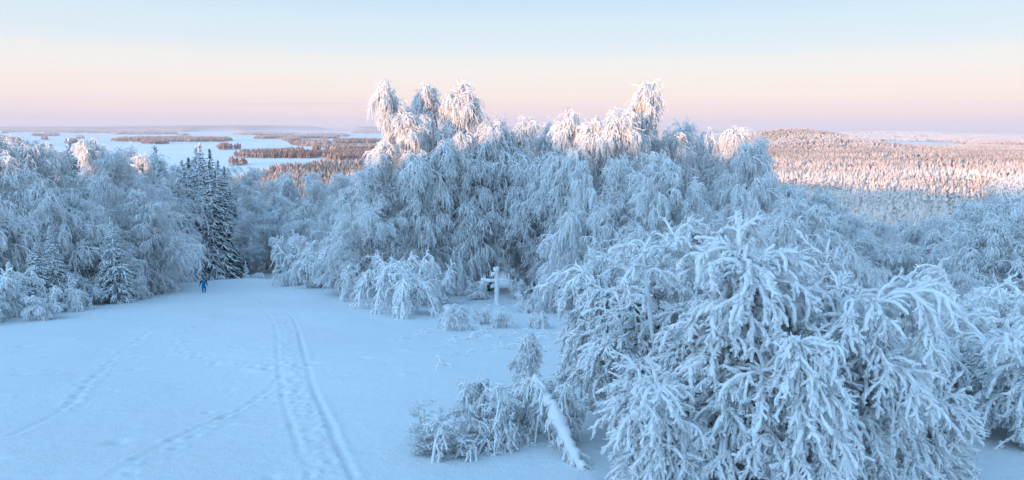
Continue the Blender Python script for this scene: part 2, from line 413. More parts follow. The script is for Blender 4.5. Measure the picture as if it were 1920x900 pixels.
# ------------------------------------------------------------------ branch growing
def grow(P0, D0, Ln, n, droop, wander, rng, flat=0.0):
    P = [P0]; d = nrm(D0); st = (Ln/n)[:, None]
    droop = np.broadcast_to(droop, (len(P0),))[:, None]
    for i in range(n):
        P.append(P[-1]+d*st)
        d = d + rng.normal(0, wander, d.shape)
        d[:, 2] -= (droop/n)[:, 0]
        d = nrm(d)
    return np.stack(P, 1)
def kids(P, num, t0, t1, fwd, side, up, rng, weights=None):
    """num points along random parents, with directions fanning off the parent"""
    n = P.shape[1]-1
    idx = rng.choice(len(P), num, p=weights) if weights is not None else rng.integers(0, len(P), num)
    t = rng.uniform(t0, t1, num)*n; k = np.minimum(t.astype(int), n-1); f = (t-k)[:, None]
    A = P[idx, k]; B = P[idx, k+1]; T = nrm(B-A); pos = A*(1-f)+B*f
    r = rng.normal(0, 1, (num, 3)); r -= (r*T).sum(1, keepdims=True)*T; r = nrm(r)
    D = T*fwd+r*side; D[:, 2] += up
    return idx, t/n, pos, nrm(D)
TOPS = {}; OFF = {}
def note(root, V_, H=0):
    t_ = max(float(np.quantile(V_[:, 2], 0.9997)), 0.9*H); TOPS[root.name] = t_
    k_ = V_[:, 2] > 0.93*t_; OFF[root.name] = (float(V_[k_, 0].mean()), float(V_[k_, 1].mean()))
class TubeSet:
    def __init__(s): s.V = []; s.F = []; s.F3 = []; s.n = 0; s.mk = 0
    def second(s): s.mk = sum(len(f) for f in s.F)        # quads added from here on take the second material
    def add(s, P, R, k, rng, jit=0.18, cap=False):
        """P (N,m,3), R (N,m) -> tubes of k sides"""
        Nn, m_ = P.shape[:2]
        T = np.empty_like(P); T[:, 1:-1] = P[:, 2:]-P[:, :-2]; T[:, 0] = P[:, 1]-P[:, 0]; T[:, -1] = P[:, -1]-P[:, -2]
        T = nrm(T)
        ref = nrm(rng.normal(0, 1, (Nn, 1, 3))+np.array([1.5, 0.8, 0]))
        u = nrm(np.cross(T, ref)); v = np.cross(T, u)
        a = np.arange(k)*2*math.pi/k
        rj = R[:, :, None]*(1+rng.uniform(-jit, jit, (Nn, m_, k)))
        X = P[:, :, None, :]+rj[..., None]*(u[:, :, None, :]*np.cos(a)[None, None, :, None]+v[:, :, None, :]*np.sin(a)[None, None, :, None])
        base = s.n+np.arange(Nn)[:, None, None]*(m_*k)+np.arange(m_-1)[None, :, None]*k
        j = np.arange(k)[None, None, :]; j2 = (j+1) % k
        Fq = np.stack([base+j, base+j2, base+k+j2, base+k+j], -1).reshape(-1, 4)
        s.V.append(X.reshape(-1, 3)); s.F.append(Fq); s.n += Nn*m_*k
        if cap:
            e = s.n-Nn*m_*k+np.arange(Nn)*(m_*k)+(m_-1)*k
            if k == 4: s.F.append(np.stack([e, e+1, e+2, e+3], -1))
            elif k == 3: s.F3.append(np.stack([e, e+1, e+2], -1))
            elif k == 6: s.F.append(np.stack([e, e+1, e+2, e+3], -1)); s.F.append(np.stack([e, e+3, e+4, e+5], -1))
        return s
    def obj(s, name, mat, parent=None):
        o = mesh_obj(name, np.concatenate(s.V), np.concatenate(s.F), mat if not s.mk else mat[0], parent, np.concatenate(s.F3) if s.F3 else None)
        if s.mk:
            o.data.materials.append(mat[1]); nf = sum(len(f) for f in s.F)
            mi = np.zeros(len(o.data.polygons), np.int32); mi[s.mk:nf] = 1
            o.data.polygons.foreach_set('material_index', mi)
        return o
def taper(N_, m_, r0, r1, rng=None, tip=0.5, pw=1.0):
    r0 = np.broadcast_to(r0, (N_,))[:, None]; r1 = np.broadcast_to(r1, (N_,))[:, None]
    t = (np.arange(m_)/(m_-1))[None, :]**pw
    R = r0*(1-t)+r1*t
    R[:, -1] *= tip
    return R

# -- weeping frosted birch ------------------------------------------------
def make_birch(H, seed, width=1.0, lean=0.0, nb=46, strands=6500, bare=0.18, rad=0.055, weep=1.0, head=True, fine=22000, mat=None, sides=3):
    rng = np.random.default_rng(seed); mat = mat or M_birch
    root = empty('birch_tree')
    lv = np.array([[math.sin(seed*2.1)*0.15+lean, math.cos(seed*1.7)*0.15, 1.0]])
    n = 14
    tr = grow(np.array([[0, 0, -0.4]]), lv, np.array([H*1.03]), n, 0.0, 0.035, rng)
    # the leader bows over at the top under its load of rime
    if head:
        a = rng.uniform(0, 2*math.pi) if lean == 0 else (0 if lean > 0 else math.pi)
        for q, (dz, dr) in enumerate([(0.0, 0.012), (-0.02, 0.035), (-0.055, 0.06)]):
            i = n-2+q; tr[0, i] += np.array([math.cos(a)*dr*H, math.sin(a)*dr*H, dz*H])
    tr[..., 2] *= H/tr[..., 2].max()
    ts = TubeSet(); ts.add(tr, taper(1, n+1, 0.011*H+0.03, 0.05, tip=0.5), 8, rng, 0.06)
    # forked second stems
    nf = rng.integers(1, 3)
    _, _, pos, D = kids(tr[:, :9], nf, 0.3, 0.8, 1.0, 0.28, 0.4, rng)
    f1 = grow(pos, D, rng.uniform(0.42, 0.6, nf)*H, n, 0.5*weep, 0.05, rng)
    ts.add(f1, taper(nf, n+1, 0.006*H+0.02, 0.04), 6, rng, 0.06)
    trunk = ts.obj('trunk', M_bark, root)
    cr_ = TubeSet()
    stems = np.concatenate([tr, tr, f1])
    idx, t, pos, D = kids(stems, nb, bare, 1.0, 0.75, 1.0, 0.35, rng)
    nh = 40                                    # extra boughs that make up the drooping heads
    _, _, ph, Dh = kids(np.concatenate([tr, tr, f1]), nh, 0.84, 1.0, 0.5, 1.0, 0.2, rng)
    zt = np.clip(pos[:, 2]/H, 0, 1)
    Lb = H*width*(0.33*(1-zt)**0.75+0.075)*rng.uniform(0.6, 1.25, nb)
    pos = np.concatenate([pos, ph]); D = np.concatenate([D, Dh]); Lb = np.concatenate([Lb, H*rng.uniform(0.05, 0.10, nh)])
    nb = nb+nh
    b1 = grow(pos, D, Lb, 9, rng.uniform(1.5, 2.6, nb)*weep, 0.07, rng)
    cr_.add(b1, taper(nb, 10, rad*1.5, rad*0.9), 4, rng, 0.2)
    wts = Lb**0.75; wts /= wts.sum()
    n2 = nb*10
    idx, t, pos, D = kids(b1, n2, 0.1, 1.0, 0.8, 0.75, 0.05, rng, wts)
    L2 = Lb[idx]*rng.uniform(0.25, 0.6, n2)*(1.15-0.5*t)
    b2 = grow(pos, D, L2, 6, rng.uniform(0.8, 3.4, n2)*weep, 0.13, rng)
    cr_.add(b2, taper(n2, 7, rad*1.0, rad*0.75), 3, rng, 0.25)
    n3 = strands
    idx, t, pos, D = kids(b2, n3, 0.1, 1.0, 0.7, 0.6, -0.5, rng, L2**0.8/(L2**0.8).sum())
    L3 = rng.uniform(0.35, 1.0, n3)**1.3*0.085*H*rng.uniform(0.6, 1.3, n3)*(0.7+0.3*weep)
    b3 = grow(pos, D, L3, 4, rng.uniform(0.9, 3.8, n3)*weep, 0.2, rng)
    cr_.add(b3, taper(n3, 5, rad*rng.uniform(0.4, 0.95, n3), rad*0.5, tip=0.4), sides, rng, 0.3)
    if fine:
        idx, t, pos, D = kids(b3, fine, 0.05, 1.0, 0.9, 0.75, -0.25, rng)
        L4 = rng.uniform(0.2, 0.8, fine)*0.034*H
        b4 = grow(pos, D, L4, 2, rng.uniform(0.2, 1.6, fine), 0.2, rng)
        cr_.add(b4, taper(fine, 3, rad*0.48, rad*0.42, tip=0.35), 3, rng, 0.3)
    # twigs in the heart of the crown that the rime has not covered
    cr_.second()
    ni = nb*3
    _, _, pos, D = kids(np.concatenate([b1[:, :6]]), ni, 0.0, 0.9, 0.6, 0.9, 0.1, rng)
    bi = grow(pos, D, rng.uniform(0.04, 0.09, ni)*H, 4, 0.9, 0.14, rng)
    cr_.add(bi, taper(ni, 5, 0.024, 0.012), 3, rng, 0.1)
    note(root, np.concatenate(cr_.V), H)
    cr_.obj('crown', (mat, M_inner), root)
    return root

# -- arching shrub / bowed young birch ------------------------------------
def make_shrub(H, seed, stems=12, spread=1.0, rad=0.03, fr=900, fingers=2600, up=1.0, name='frosted_shrub', mat=None, stub=0, k=3, arch=2.4, one_side=None, trunk=False):
    rng = np.random.default_rng(seed); mat = mat or M_birch
    root = empty(name)
    ang = np.arange(stems)*2.399+rng.uniform(0, 0.6, stems)
    if one_side is not None: ang = one_side[0]+rng.uniform(-one_side[1], one_side[1], stems)
    D = np.stack([np.cos(ang)*spread, np.sin(ang)*spread, np.full(stems, 1.25*up)*rng.uniform(0.8, 1.5, stems)], 1)
    P0 = np.stack([rng.normal(0, 0.12*spread, stems)*H*0.3, rng.normal(0, 0.12*spread, stems)*H*0.3, np.full(stems, -0.15)], 1)
    Ls = H*rng.uniform(1.0, 1.7, stems)
    s = grow(P0, D, Ls, 12, rng.uniform(arch*0.75, arch*1.25, stems), 0.06, rng)
    ts = TubeSet(); ts.add(s, taper(stems, 13, rad*1.3+0.006*H, rad*1.15), 5, rng, 0.18)
    n1 = stems*9
    idx, t, pos, D = kids(s, n1, 0.18, 1.0, 0.9, 0.65, 0.15, rng)
    L1 = Ls[idx]*rng.uniform(0.18, 0.42, n1)*(1.15-0.6*t)
    b1 = grow(pos, D, L1, 7, rng.uniform(1.6, 3.0, n1), 0.08, rng)
    ts.add(b1, taper(n1, 8, rad*1.25, rad*1.1), k+1, rng, 0.25)
    idx, t, pos, D = kids(b1, fr, 0.08, 1.0, 1.0, 0.65, -0.35, rng, L1/L1.sum())
    L2 = L1[idx]*rng.uniform(0.3, 0.6, fr)*(1.2-0.7*t)
    b2 = grow(pos, D, L2, 5, rng.uniform(1.6, 3.0, fr), 0.10, rng)
    ts.add(b2, taper(fr, 6, rad*1.1, rad*1.0, tip=0.6), k, rng, 0.28, cap=True)
    idx, t, pos, D = kids(b2, fingers, 0.05, 1.0, 1.0, 0.85, -0.1, rng, L2/L2.sum())
    L3 = np.maximum(L2[idx]*rng.uniform(0.3, 0.55, fingers)*(1.1-0.5*t), rad*1.5)
    b3 = grow(pos, D, L3, 3, rng.uniform(0.4, 1.4, fingers), 0.16, rng)
    ts.add(b3, taper(fingers, 4, rad*0.85, rad*0.85, tip=0.55), k, rng, 0.3, cap=True)
    if stub:
        idx, t, pos, D = kids(b3, stub, 0.2, 1.0, 0.8, 0.9, 0.0, rng)
        b4 = grow(pos, D, rng.uniform(1.5, 4.0, stub)*rad, 2, 0.4, 0.2, rng)
        ts.add(b4, taper(stub, 3, rad*0.65, rad*0.65, tip=0.5), k, rng, 0.35, cap=True)
    V_ = np.concatenate(ts.V)
    ts.obj('frosted_branches', mat, root)
    TOPS[root.name] = float(np.quantile(V_[:, 2], 0.9995))
    return root

# -- snow laden spruce ----------------------------------------------------
def make_spruce(H, seed, rmax=0.17, mat=None, whorls=30, per=9, sub=7, droop=1.2):
    rng = np.random.default_rng(seed); mat = mat or M_spruce
    root = empty('spruce_tree')
    tt = TubeSet(); tr = grow(np.array([[0, 0, -0.4]]), np.array([[0, 0, 1.0]]), np.array([H+0.3]), 10, 0, 0.01, rng)
    tt.add(tr, taper(1, 11, 0.012*H+0.03, 0.05), 7, rng, 0.05); tt.obj('trunk', M_inner, root)
    z = []; 
    n = whorls*per
    zt = (np.repeat(np.linspace(0.03, 0.985, whorls), per)+rng.uniform(-0.012, 0.012, n))
    a = rng.uniform(0, 2*math.pi, n)
    Lr = H*rmax*((1-zt)**0.85+0.035)*rng.uniform(0.7, 1.2, n)
    D = np.stack([np.cos(a), np.sin(a), 0.15+0.5*zt*np.ones(n)], 1)
    P0 = np.stack([np.zeros(n), np.zeros(n), zt*H], 1)
    b = grow(P0, D, Lr, 5, rng.uniform(droop*0.8, droop*1.4, n)*(1-0.3*zt), 0.05, rng)
    ts = TubeSet(); rb = 0.0055*H*(0.5+0.7*(1-zt))
    ts.add(b, taper(n, 6, rb, rb*1.1, tip=0.4), 5, rng, 0.25)
    m_ = n*sub
    idx, t, pos, D = kids(b, m_, 0.15, 1.0, 1.0, 0.8, -0.3, rng, Lr/Lr.sum())
    D[:, 2] = np.minimum(D[:, 2], 0.1)
    L2 = Lr[idx]*rng.uniform(0.22, 0.45, m_)
    b2 = grow(pos, D, L2, 3, 1.0, 0.1, rng)
    ts.add(b2, taper(m_, 4, rb[idx]*0.95, rb[idx]*0.8, tip=0.4), 4, rng, 0.3)
    # lumpy leader
    q = grow(np.array([[0, 0, H*0.93]]), np.array([[0, 0, 1.0]]), np.array([H*0.085]), 6, 0, 0.03, rng)
    ts.add(q, taper(1, 7, 0.009*H, 0.004*H), 6, rng, 0.4, cap=True)
    ts.obj('crown', mat, root)
    return root

used = {}
def place(proto, loc, rz=0, sc=(1, 1, 1), label=None, cat=None, group=None, tilt=0.0):
    """first call moves the prototype itself, later calls copy it and its parts"""
    if proto.name not in used:
        used[proto.name] = 1; r = proto
    else:
        r = proto.copy(); C.objects.link(r)
        for ch in proto.children:
            c = ch.copy(); C.objects.link(c); c.parent = r
            for g_ in ch.children:
                d = g_.copy(); C.objects.link(d); d.parent = c
    r.location = loc; r.rotation_euler = (tilt*math.cos(rz), tilt*math.sin(rz), rz); r.scale = sc
    tag(r, label, cat, group)
    return r
ORD = ['first', 'second', 'third', 'fourth', 'fifth', 'sixth', 'seventh', 'eighth', 'ninth', 'tenth', 'eleventh', 'twelfth',
       'thirteenth', 'fourteenth', 'fifteenth', 'sixteenth', 'seventeenth', 'eighteenth', 'nineteenth', 'twentieth'] + ['twenty-'+q_ for q_ in ('first', 'second', 'third', 'fourth', 'fifth', 'sixth', 'seventh')]

def make_rimed_bush(H, seed, stems=14, W=0, spread=0.6, arch=2.1, up=1.35, plumes=2000, fingers=17000, stubs=34000, rad=0.039, hang=1.0, az=None, name='rimed_bush', mat=None, nb=17, lmul=1.0, thick=0.0):
    rng = np.random.default_rng(seed); root = empty(name)
    ang = np.arange(stems)*2.399+rng.uniform(0, 0.6, stems)
    if az is not None: ang = az[0]+rng.uniform(-az[1], az[1], stems)
    D = np.stack([np.cos(ang)*spread, np.sin(ang)*spread, up*rng.uniform(0.9, 1.3, stems)], 1)
    P0 = np.stack([rng.normal(0, 0.35, stems), rng.normal(0, 0.35, stems), np.full(stems, -0.2)], 1)
    Ls = H*rng.uniform(0.85, 1.3, stems)*lmul
    s = grow(P0, D, Ls, 14, rng.uniform(arch*0.75, arch*1.25, stems), 0.05, rng)
    if W:
        if az is None: s = s-np.array([s[..., 0].mean(), s[..., 1].mean(), 0])
        q = max(W-0.45, 0.4*W)/np.quantile(np.hypot(s[..., 0], s[..., 1]), 0.93); s[..., :2] *= q
        s[..., 2] *= H*0.93/s[..., 2].max()
    ts = TubeSet(); ts.add(s, taper(stems, 15, 0.03+rad+thick, rad*1.15+thick*0.5), 6, rng, 0.2)
    n1 = stems*nb
    idx, t, pos, D = kids(s, n1, 0.2, 1.0, 0.95, 0.75, 0.15, rng)
    L1 = H*rng.uniform(0.08, 0.30, n1)*(1.2-0.5*t)
    b1 = grow(pos, D, L1, 8, rng.uniform(1.6, 2.9, n1), 0.07, rng)
    ts.add(b1, taper(n1, 9, rad*1.25, rad*1.1), 5, rng, 0.25)
    idx, t, pos, D = kids(b1, plumes, 0.05, 1.0, 1.0, 0.9, -0.15, rng, L1/L1.sum())
    L2 = rng.uniform(0.3, 1.0, plumes)*hang
    b2 = grow(pos, D, L2, 10, rng.uniform(0.5, 2.8, plumes), 0.15, rng)
    R2 = taper(plumes, 11, rad*rng.uniform(0.8, 1.2, plumes), rad*1.0, tip=0.6)*rng.uniform(0.65, 1.45, (plumes, 11))
    ts.add(b2, R2, 5, rng, 0.25, )
    idx, t, pos, D = kids(b2, fingers, 0.05, 1.0, 1.0, 1.15, -0.15, rng, L2/L2.sum())
    L3 = rng.uniform(0.06, 0.28, fingers)*(1.2-0.6*t)*hang
    b3 = grow(pos, D, L3, 4, rng.uniform(0.0, 0.9, fingers), 0.16, rng)
    ts.add(b3, taper(fingers, 5, rad*rng.uniform(0.5, 0.95, fingers), rad*0.8, tip=0.55)*rng.uniform(0.7, 1.35, (fingers, 5)), 4, rng, 0.28, cap=True)
    if stubs:
        idx, t, pos, D = kids(b3, stubs, 0.15, 1.0, 0.9, 0.8, -0.05, rng)
        b4 = grow(pos, D, rng.uniform(0.04, 0.12, stubs), 2, 0.3, 0.25, rng)
        ts.add(b4, taper(stubs, 3, rad*rng.uniform(0.3, 0.62, stubs), rad*0.5, tip=0.5), 3, rng, 0.32, cap=True)
    V_ = np.concatenate(ts.V); top = float(V_[:, 2].max())
    ts.second()
    ni = 220
    _, _, pos, D = kids(s[:, :10], ni, 0.05, 0.9, 0.8, 0.8, 0.2, rng)
    bi = grow(pos, D, rng.uniform(0.05, 0.14, ni)*H, 6, 1.0, 0.14, rng)
    ts.add(bi, taper(ni, 7, 0.014, 0.006), 3, rng, 0.1)
    TOPS[root.name] = top; ts.obj('frosted_branches', (mat or M_birch_fg, M_inner), root)
    r95 = float(np.quantile(np.hypot(V_[:, 0], V_[:, 1]), 0.95)); cxy = (V_[:, 0].mean(), V_[:, 1].mean())
    return root, (top, r95, cxy)
def shrub(seed, W, **kw): return make_rimed_bush(4.0, seed, W=W, name='frosted_shrub', mat=M_birch, rad=0.034, plumes=1100, fingers=6000, stubs=9000, hang=0.75, **kw)[0]
shr = [shrub(31, 2.2, stems=12, spread=0.7, arch=2.0), shrub(32, 2.7, stems=14, spread=1.1, arch=2.5, up=1.1), shrub(33, 1.7, stems=12, spread=0.5, arch=1.3, up=1.5)]

# prototypes
BH = 20.0
tall = [make_birch(BH, 11, 0.72, 0.0, 50, 6500, 0.22, 0.064), make_birch(BH, 12, 0.66, 0.06, 52, 6500, 0.25, 0.064),
        make_birch(BH, 15, 0.8, -0.04, 54, 6800, 0.15, 0.064)]
full = [make_birch(BH, 21, 1.15, 0.0, 60, 7500, 0.08, 0.074, 0.9), make_birch(BH, 24, 1.3, 0.1, 60, 7500, 0.06, 0.074, 1.0),
        make_birch(BH, 27, 1.2, -0.08, 62, 7800, 0.05, 0.072, 0.75),
        make_birch(BH, 31, 1.05, 0.05, 70, 7000, 0.05, 0.062, 0.42), make_birch(BH, 36, 1.3, 0.15, 46, 6500, 0.10, 0.068, 0.6, head=False)]
# (shrub prototypes follow the bush builder below)
spr = [make_spruce(18, 41), make_spruce(18, 42, 0.19, droop=1.0), make_spruce(18, 43, 0.15, M_spruce_d, droop=1.5)]

def put_top(protos, k, px, Y, top, wmul=1.0, nominal=BH, label='', cat='tree', group=None, rz=None):
    x, _, zt = at(px, top, Y); g_ = h1(x, Y); pr = protos[k % len(protos)]; s = (zt-g_)/TOPS.get(pr.name, nominal)
    rz = (px*0.37+Y) % 6.28 if rz is None else rz
    ox, oy = OFF.get(pr.name, (0, 0)); k_ = s*wmul
    x -= (ox*math.cos(rz)-oy*math.sin(rz))*k_; yb = Y-(ox*math.sin(rz)+oy*math.cos(rz))*k_
    g2 = h1(x, yb); s = (zt-g2)/TOPS.get(pr.name, nominal); Y = yb; g_ = g2
    return place(pr, (x, Y, g_-0.05), rz, (s*wmul, s*wmul, s), label, cat, group)

# ------------------------------------------------------------------ the grove in the middle
G = 'frosted birches of the middle grove'
grove = [ (full, 2, 1252, 72, 244, 0.7, 'frosted birch squeezed in just right of the tall right birch, below its head'),
 (full, 1, 1322, 80, 246, 0.7, 'frosted birch behind, between the low pinkish top and the lacy one'),
 (full, 3, 1110, 80, 226, 0.8, 'frosted birch at the back between the hooded head and the long curtains'),
 (full, 0, 1030, 84, 228, 0.8, 'frosted birch at the back left of the hooded head'),
 (full, 2, 900, 84, 246, 0.8, 'frosted birch at the back below the bowing broad head'),
 # kind, variant, px, Y, top, width, label
 (tall, 0, 722, 80, 150, 0.80, 'tall narrow frosted birch at the left end of the middle grove, round sunlit head'),
 (tall, 1, 800, 84, 158, 0.85, 'tall frosted birch with sunlit head, second tall one from the left in the grove'),
 (tall, 2, 868, 82, 152, 0.95, 'tallest broad-headed frosted birch left of the grove centre, bowing right'),
 (tall, 1, 765, 77, 212, 1.0, 'frosted birch between the two leftmost tall heads, a third lower than them'),
 (full, 3, 935, 86, 226, 0.75, 'frosted birch with a small pink lit head right of the tall left group'),
 (full, 1, 992, 80, 219, 0.80, 'rounded frosted birch rising in the dip between the tall left and right birches'),
 (tall, 2, 1068, 70, 205, 0.95, 'blue shaded frosted birch with a pointed hooded head mid grove'),
 (full, 2, 1150, 66, 206, 0.80, 'broad frosted birch with long curtains just left of the tall right birch'),
 (tall, 0, 1213, 69, 151, 0.85, 'tall frosted birch with a pink drooping head in the right half of the grove'),
 (full, 0, 1285, 76, 228, 0.85, 'frosted birch with a low pinkish top right of the tall right birch'),
 (full, 4, 1345, 74, 240, 0.60, 'lacy frosted birch near the right end of the grove'),
 (tall, 1, 1378, 66, 237, 0.85, 'frosted birch hooking over to the right near the right end of the grove'),
 (full, 2, 1418, 62, 256, 0.62, 'lowest and rightmost frosted birch on the grove skyline'),
 (full, 3, 700, 72, 300, 0.95, 'wide frosted birch hanging out at the left edge of the grove'),
 (full, 2, 660, 76, 350, 0.95, 'low frosted birch sweeping to the snow at the left foot of the grove'),
 (tall, 0, 840, 74, 260, 1.2, 'frosted birch with a dark speckled trunk in the left half of the grove'),
 (full, 0, 800, 74, 330, 0.9, 'frosted birch with hanging curtains in front of the speckled trunk'),
 (full, 4, 900, 79, 300, 0.9, 'frosted birch behind the snowed-up signpost, to its left'),
 (full, 3, 968, 77, 310, 0.9, 'frosted birch with open twiggy crown directly behind the signpost'),
 (tall, 2, 1025, 74, 285, 1.3, 'frosted birch right of the signpost with dark inner branches'),
 (full, 0, 1090, 58, 300, 0.8, 'frosted birch hanging like a bell in front of the hooded one'),
 (full, 3, 1165, 56, 290, 0.8, 'frosted birch with arching plumes behind the big rimed bush'),
 (full, 2, 1240, 54, 285, 0.75, 'frosted birch with folded curtains above the big rimed bush'),
 (full, 4, 1305, 52, 330, 0.75, 'low frosted birch right of the curtained one, above the big rimed bush'),
 (full, 1, 1385, 50, 345, 0.75, 'low wide frosted birch above the hooded top of the big rimed bush'),
 (full, 2, 1440, 54, 322, 0.75, 'rightmost low frosted birch of the grove, overlooking the lit forest'),
]
for kind, v, px, Y, top, wm, lab in grove:
    put_top(kind, v, px, Y, top, wm, label=lab, group=G)

# ------------------------------------------------------------------ woods on the left
GL = 'frosted birches of the left wood'
def row(name, specs, group, kinds, wm, where):
    specs = sorted((a_, b_, c_-(12 if a_ < 720 else 0)) for a_, b_, c_ in specs)
    for i, (px, Y, top) in enumerate(specs):
        lab = f'frosted weeping birch, {ORD[i]} from the left in the {name} row {where}'
        put_top(kinds, i*7+int(px), px, Y, top, wm, label=lab, group=group)
rr = random.Random(4)
front = [(-60, 58, 345), (8, 60, 430), (70, 66, 352), (130, 68, 372), (190, 74, 340), (255, 76, 366), (296, 86, 390), (452, 142, 400), (-20, 66, 300), (515, 145, 372), (575, 140, 388)]
mid = [(-15, 78, 262), (45, 80, 276), (100, 84, 282), (160, 90, 272), (215, 88, 290), (265, 98, 300), (318, 152, 345), (470, 156, 352), (535, 160, 344), (590, 156, 350), (632, 140, 372), (610, 130, 400)]
back = [(20, 100, 272), (75, 104, 292), (132, 110, 300), (185, 112, 284), (240, 112, 286), (290, 122, 300), (350, 150, 312), (425, 172, 318), (480, 176, 326), (535, 178, 334), (585, 178, 334), (640, 178, 336), (680, 165, 345)]
row('front', front, GL, full, 1.0, 'of the left wood')
row('middle', mid, GL, full, 0.95, 'of the left wood')
row('rear', back, GL, full, 0.95, 'of the left wood')
GS = 'dark spruces among the left birches'
sp = [(288, 128, 272, 1), (300, 120, 300, 0), (366, 142, 276, 0), (373, 152, 270, 1), (392, 146, 279, 2), (345, 140, 322, 2), (408, 150, 300, 0), (310, 112, 345, 0), (275, 112, 350, 2),
      (128, 106, 262, 1), (177, 112, 264, 0), (62, 56, 440, 2), (92, 58, 425, 0), (205, 64, 408, 0), (382, 140, 330, 2), (420, 154, 312, 2), (235, 108, 296, 2), (340, 138, 300, 1), (352, 124, 296, 2), (334, 120, 335, 0), (404, 128, 318, 2), (378, 122, 350, 0), (392, 124, 300, 2)]
for i, (px, Y, top, v) in enumerate(sorted(sp)):
    put_top(spr, v, px, Y, top, 1.25, 18.0, f'snow laden spruce, {ORD[i]} spruce from the left in the left wood', 'spruce', GS)
# bowed shrubs along the wood's foot
GB = 'frosted shrubs along the foot of the left wood'
bs = [(20, 590, 4.2, 1), (85, 597, 2.6, 0), (130, 585, 3.0, 1), (165, 570, 4.4, 0), (215, 560, 5.0, 1), (262, 548, 6.0, 2), (300, 545, 4.2, 1), (240, 562, 3.0, 0), (120, 535, 5.5, 0), (60, 560, 4.0, 1), (-30, 600, 4.6, 2), (185, 530, 6.0, 2)]
for i, (px, py, H_, v) in enumerate(sorted(bs)):
    x, Y = unproj_slope(px, py); g_ = h1(x, Y); s = H_/TOPS[shr[v].name]
    place(shr[v], (x, Y, g_), px*0.7, (s*1.15, s*1.15, s), f'bowed rimed shrub, {ORD[i]} from the left at the foot of the left wood', 'shrub', GB)

# shrubs around the grove's foot
GF = 'frosted shrubs at the foot of the grove'
gf = [(565, 532, 7.5, 2, 'large feathery rimed shrub at the left foot of the grove beside the trail'),
      (540, 536, 3.2, 1, 'low fan-shaped rimed shrub leaning left beside the trail bend'),
      (615, 540, 6.0, 0, 'rimed shrub between the feathery shrub and the leftmost grove birch'),
      (690, 560, 4.5, 1, 'rimed shrub at the grove edge with a mounded top, below the sweeping left birch'),
      (770, 592, 5.2, 1, 'weeping young birch with stiff hanging twigs in front of the grove'),
      (745, 572, 5.6, 0, 'rimed shrub just behind the weeping young birch'),
      (820, 570, 4.4, 2, 'rimed shrub left of the signpost in the shade of the grove'),
      (850, 618, 2.1, 1, 'small dome of bowed frosted twigs in the snow left of the signpost'),
      (903, 606, 1.6, 0, 'narrow hooped frosted sapling just left below the signpost'),
      (940, 612, 1.7, 1, 'hooped frosted sapling directly below the signpost'),
      (990, 590, 2.1, 0, 'frosted sapling with hanging fringe right of the signpost'),
      (1035, 588, 2.4, 2, 'rimed shrub right of the signpost near the big bush'),
      (1075, 588, 3.6, 1, 'rimed shrub behind the left flank of the big bush'),
      (880, 548, 3.0, 2, 'rimed shrub standing behind the signpost to its left'),
      (972, 562, 2.4, 2, 'rimed shrub in the hollow behind the signpost to its right'),
      (895, 562, 2.4, 0, 'rimed shrub in the hollow behind the signpost, between it and the speckled trunk'),
      (1045, 570, 4.0, 2, 'rimed shrub closing the hollow right of the signpost'),
      (602, 543, 6.4, 2, 'tall rimed shrub filling the left foot of the grove behind the feathery one'),
      (652, 552, 6.2, 0, 'rimed shrub leaning out below the low left birch of the grove'),
      (722, 578, 4.6, 1, 'rimed shrub bowed to the snow left of the weeping young birch'),
      (1010, 612, 1.5, 1, 'small curled frosted sapling in open snow right of the signpost')]
for px, py, H_, v, lab in gf:
    x, Y = unproj_slope(px, py); g_ = h1(x, Y); s = H_/TOPS[shr[v].name]
    place(shr[v], (x, Y, g_), px*1.3, (s*1.1, s*1.1, s), lab, 'shrub', GF)

# ------------------------------------------------------------------ slope on the right
GR = 'frosted birches on the right slope'
r1 = [(1500, 46, 372), (1560, 50, 392), (1625, 52, 430), (1690, 48, 455), (1750, 55, 430), (1810, 50, 425), (1870, 46, 400), (1935, 44, 380), (1655, 42, 500), (1730, 40, 520), (1800, 40, 505), (1470, 40, 400), (1580, 40, 450)]
r2 = [(1480, 62, 345), (1545, 66, 352), (1600, 74, 398), (1660, 78, 415), (1720, 82, 420), (1775, 80, 412), (1835, 72, 380), (1890, 64, 334), (1940, 66, 330), (1860, 62, 372), (1910, 56, 360)]
r3 = [(1500, 95, 352), (1570, 100, 385), (1630, 105, 405), (1690, 112, 410), (1750, 115, 405), (1810, 105, 395), (1870, 95, 372), (1930, 90, 350)]
row('front', r1, GR, full, 1.15, 'on the right slope')
row('middle', r2, GR, full, 1.1, 'on the right slope')
row('rear', r3, GR, full, 1.1, 'on the right slope')
rg = [(1790, 812, 4.4, 1, 'arching rimed shrub right of the big bush, low on the frame edge'),
      (1860, 792, 5.4, 0, 'large rimed shrub with bowed stems at the right frame edge'),
      (1760, 740, 5.0, 1, 'rimed shrub half hidden behind the right flank of the big bush'),
      (1920, 840, 4.6, 2, 'rimed shrub cut by the right frame edge, lower corner'),
      (1835, 720, 4.4, 2, 'rimed shrub behind the bowed stems at the right'),
      (1925, 745, 4.8, 1, 'rimed shrub cut by the right frame edge, above the corner one')]
for px, py, H_, v, lab in rg:
    x, Y = unproj_slope(px, py); g_ = h1(x, Y); s = H_/TOPS[shr[v].name]
    place(shr[v], (x, Y, g_), px*1.1, (s*1.1, s*1.1, s), lab, 'shrub', 'rimed shrubs at the right edge')

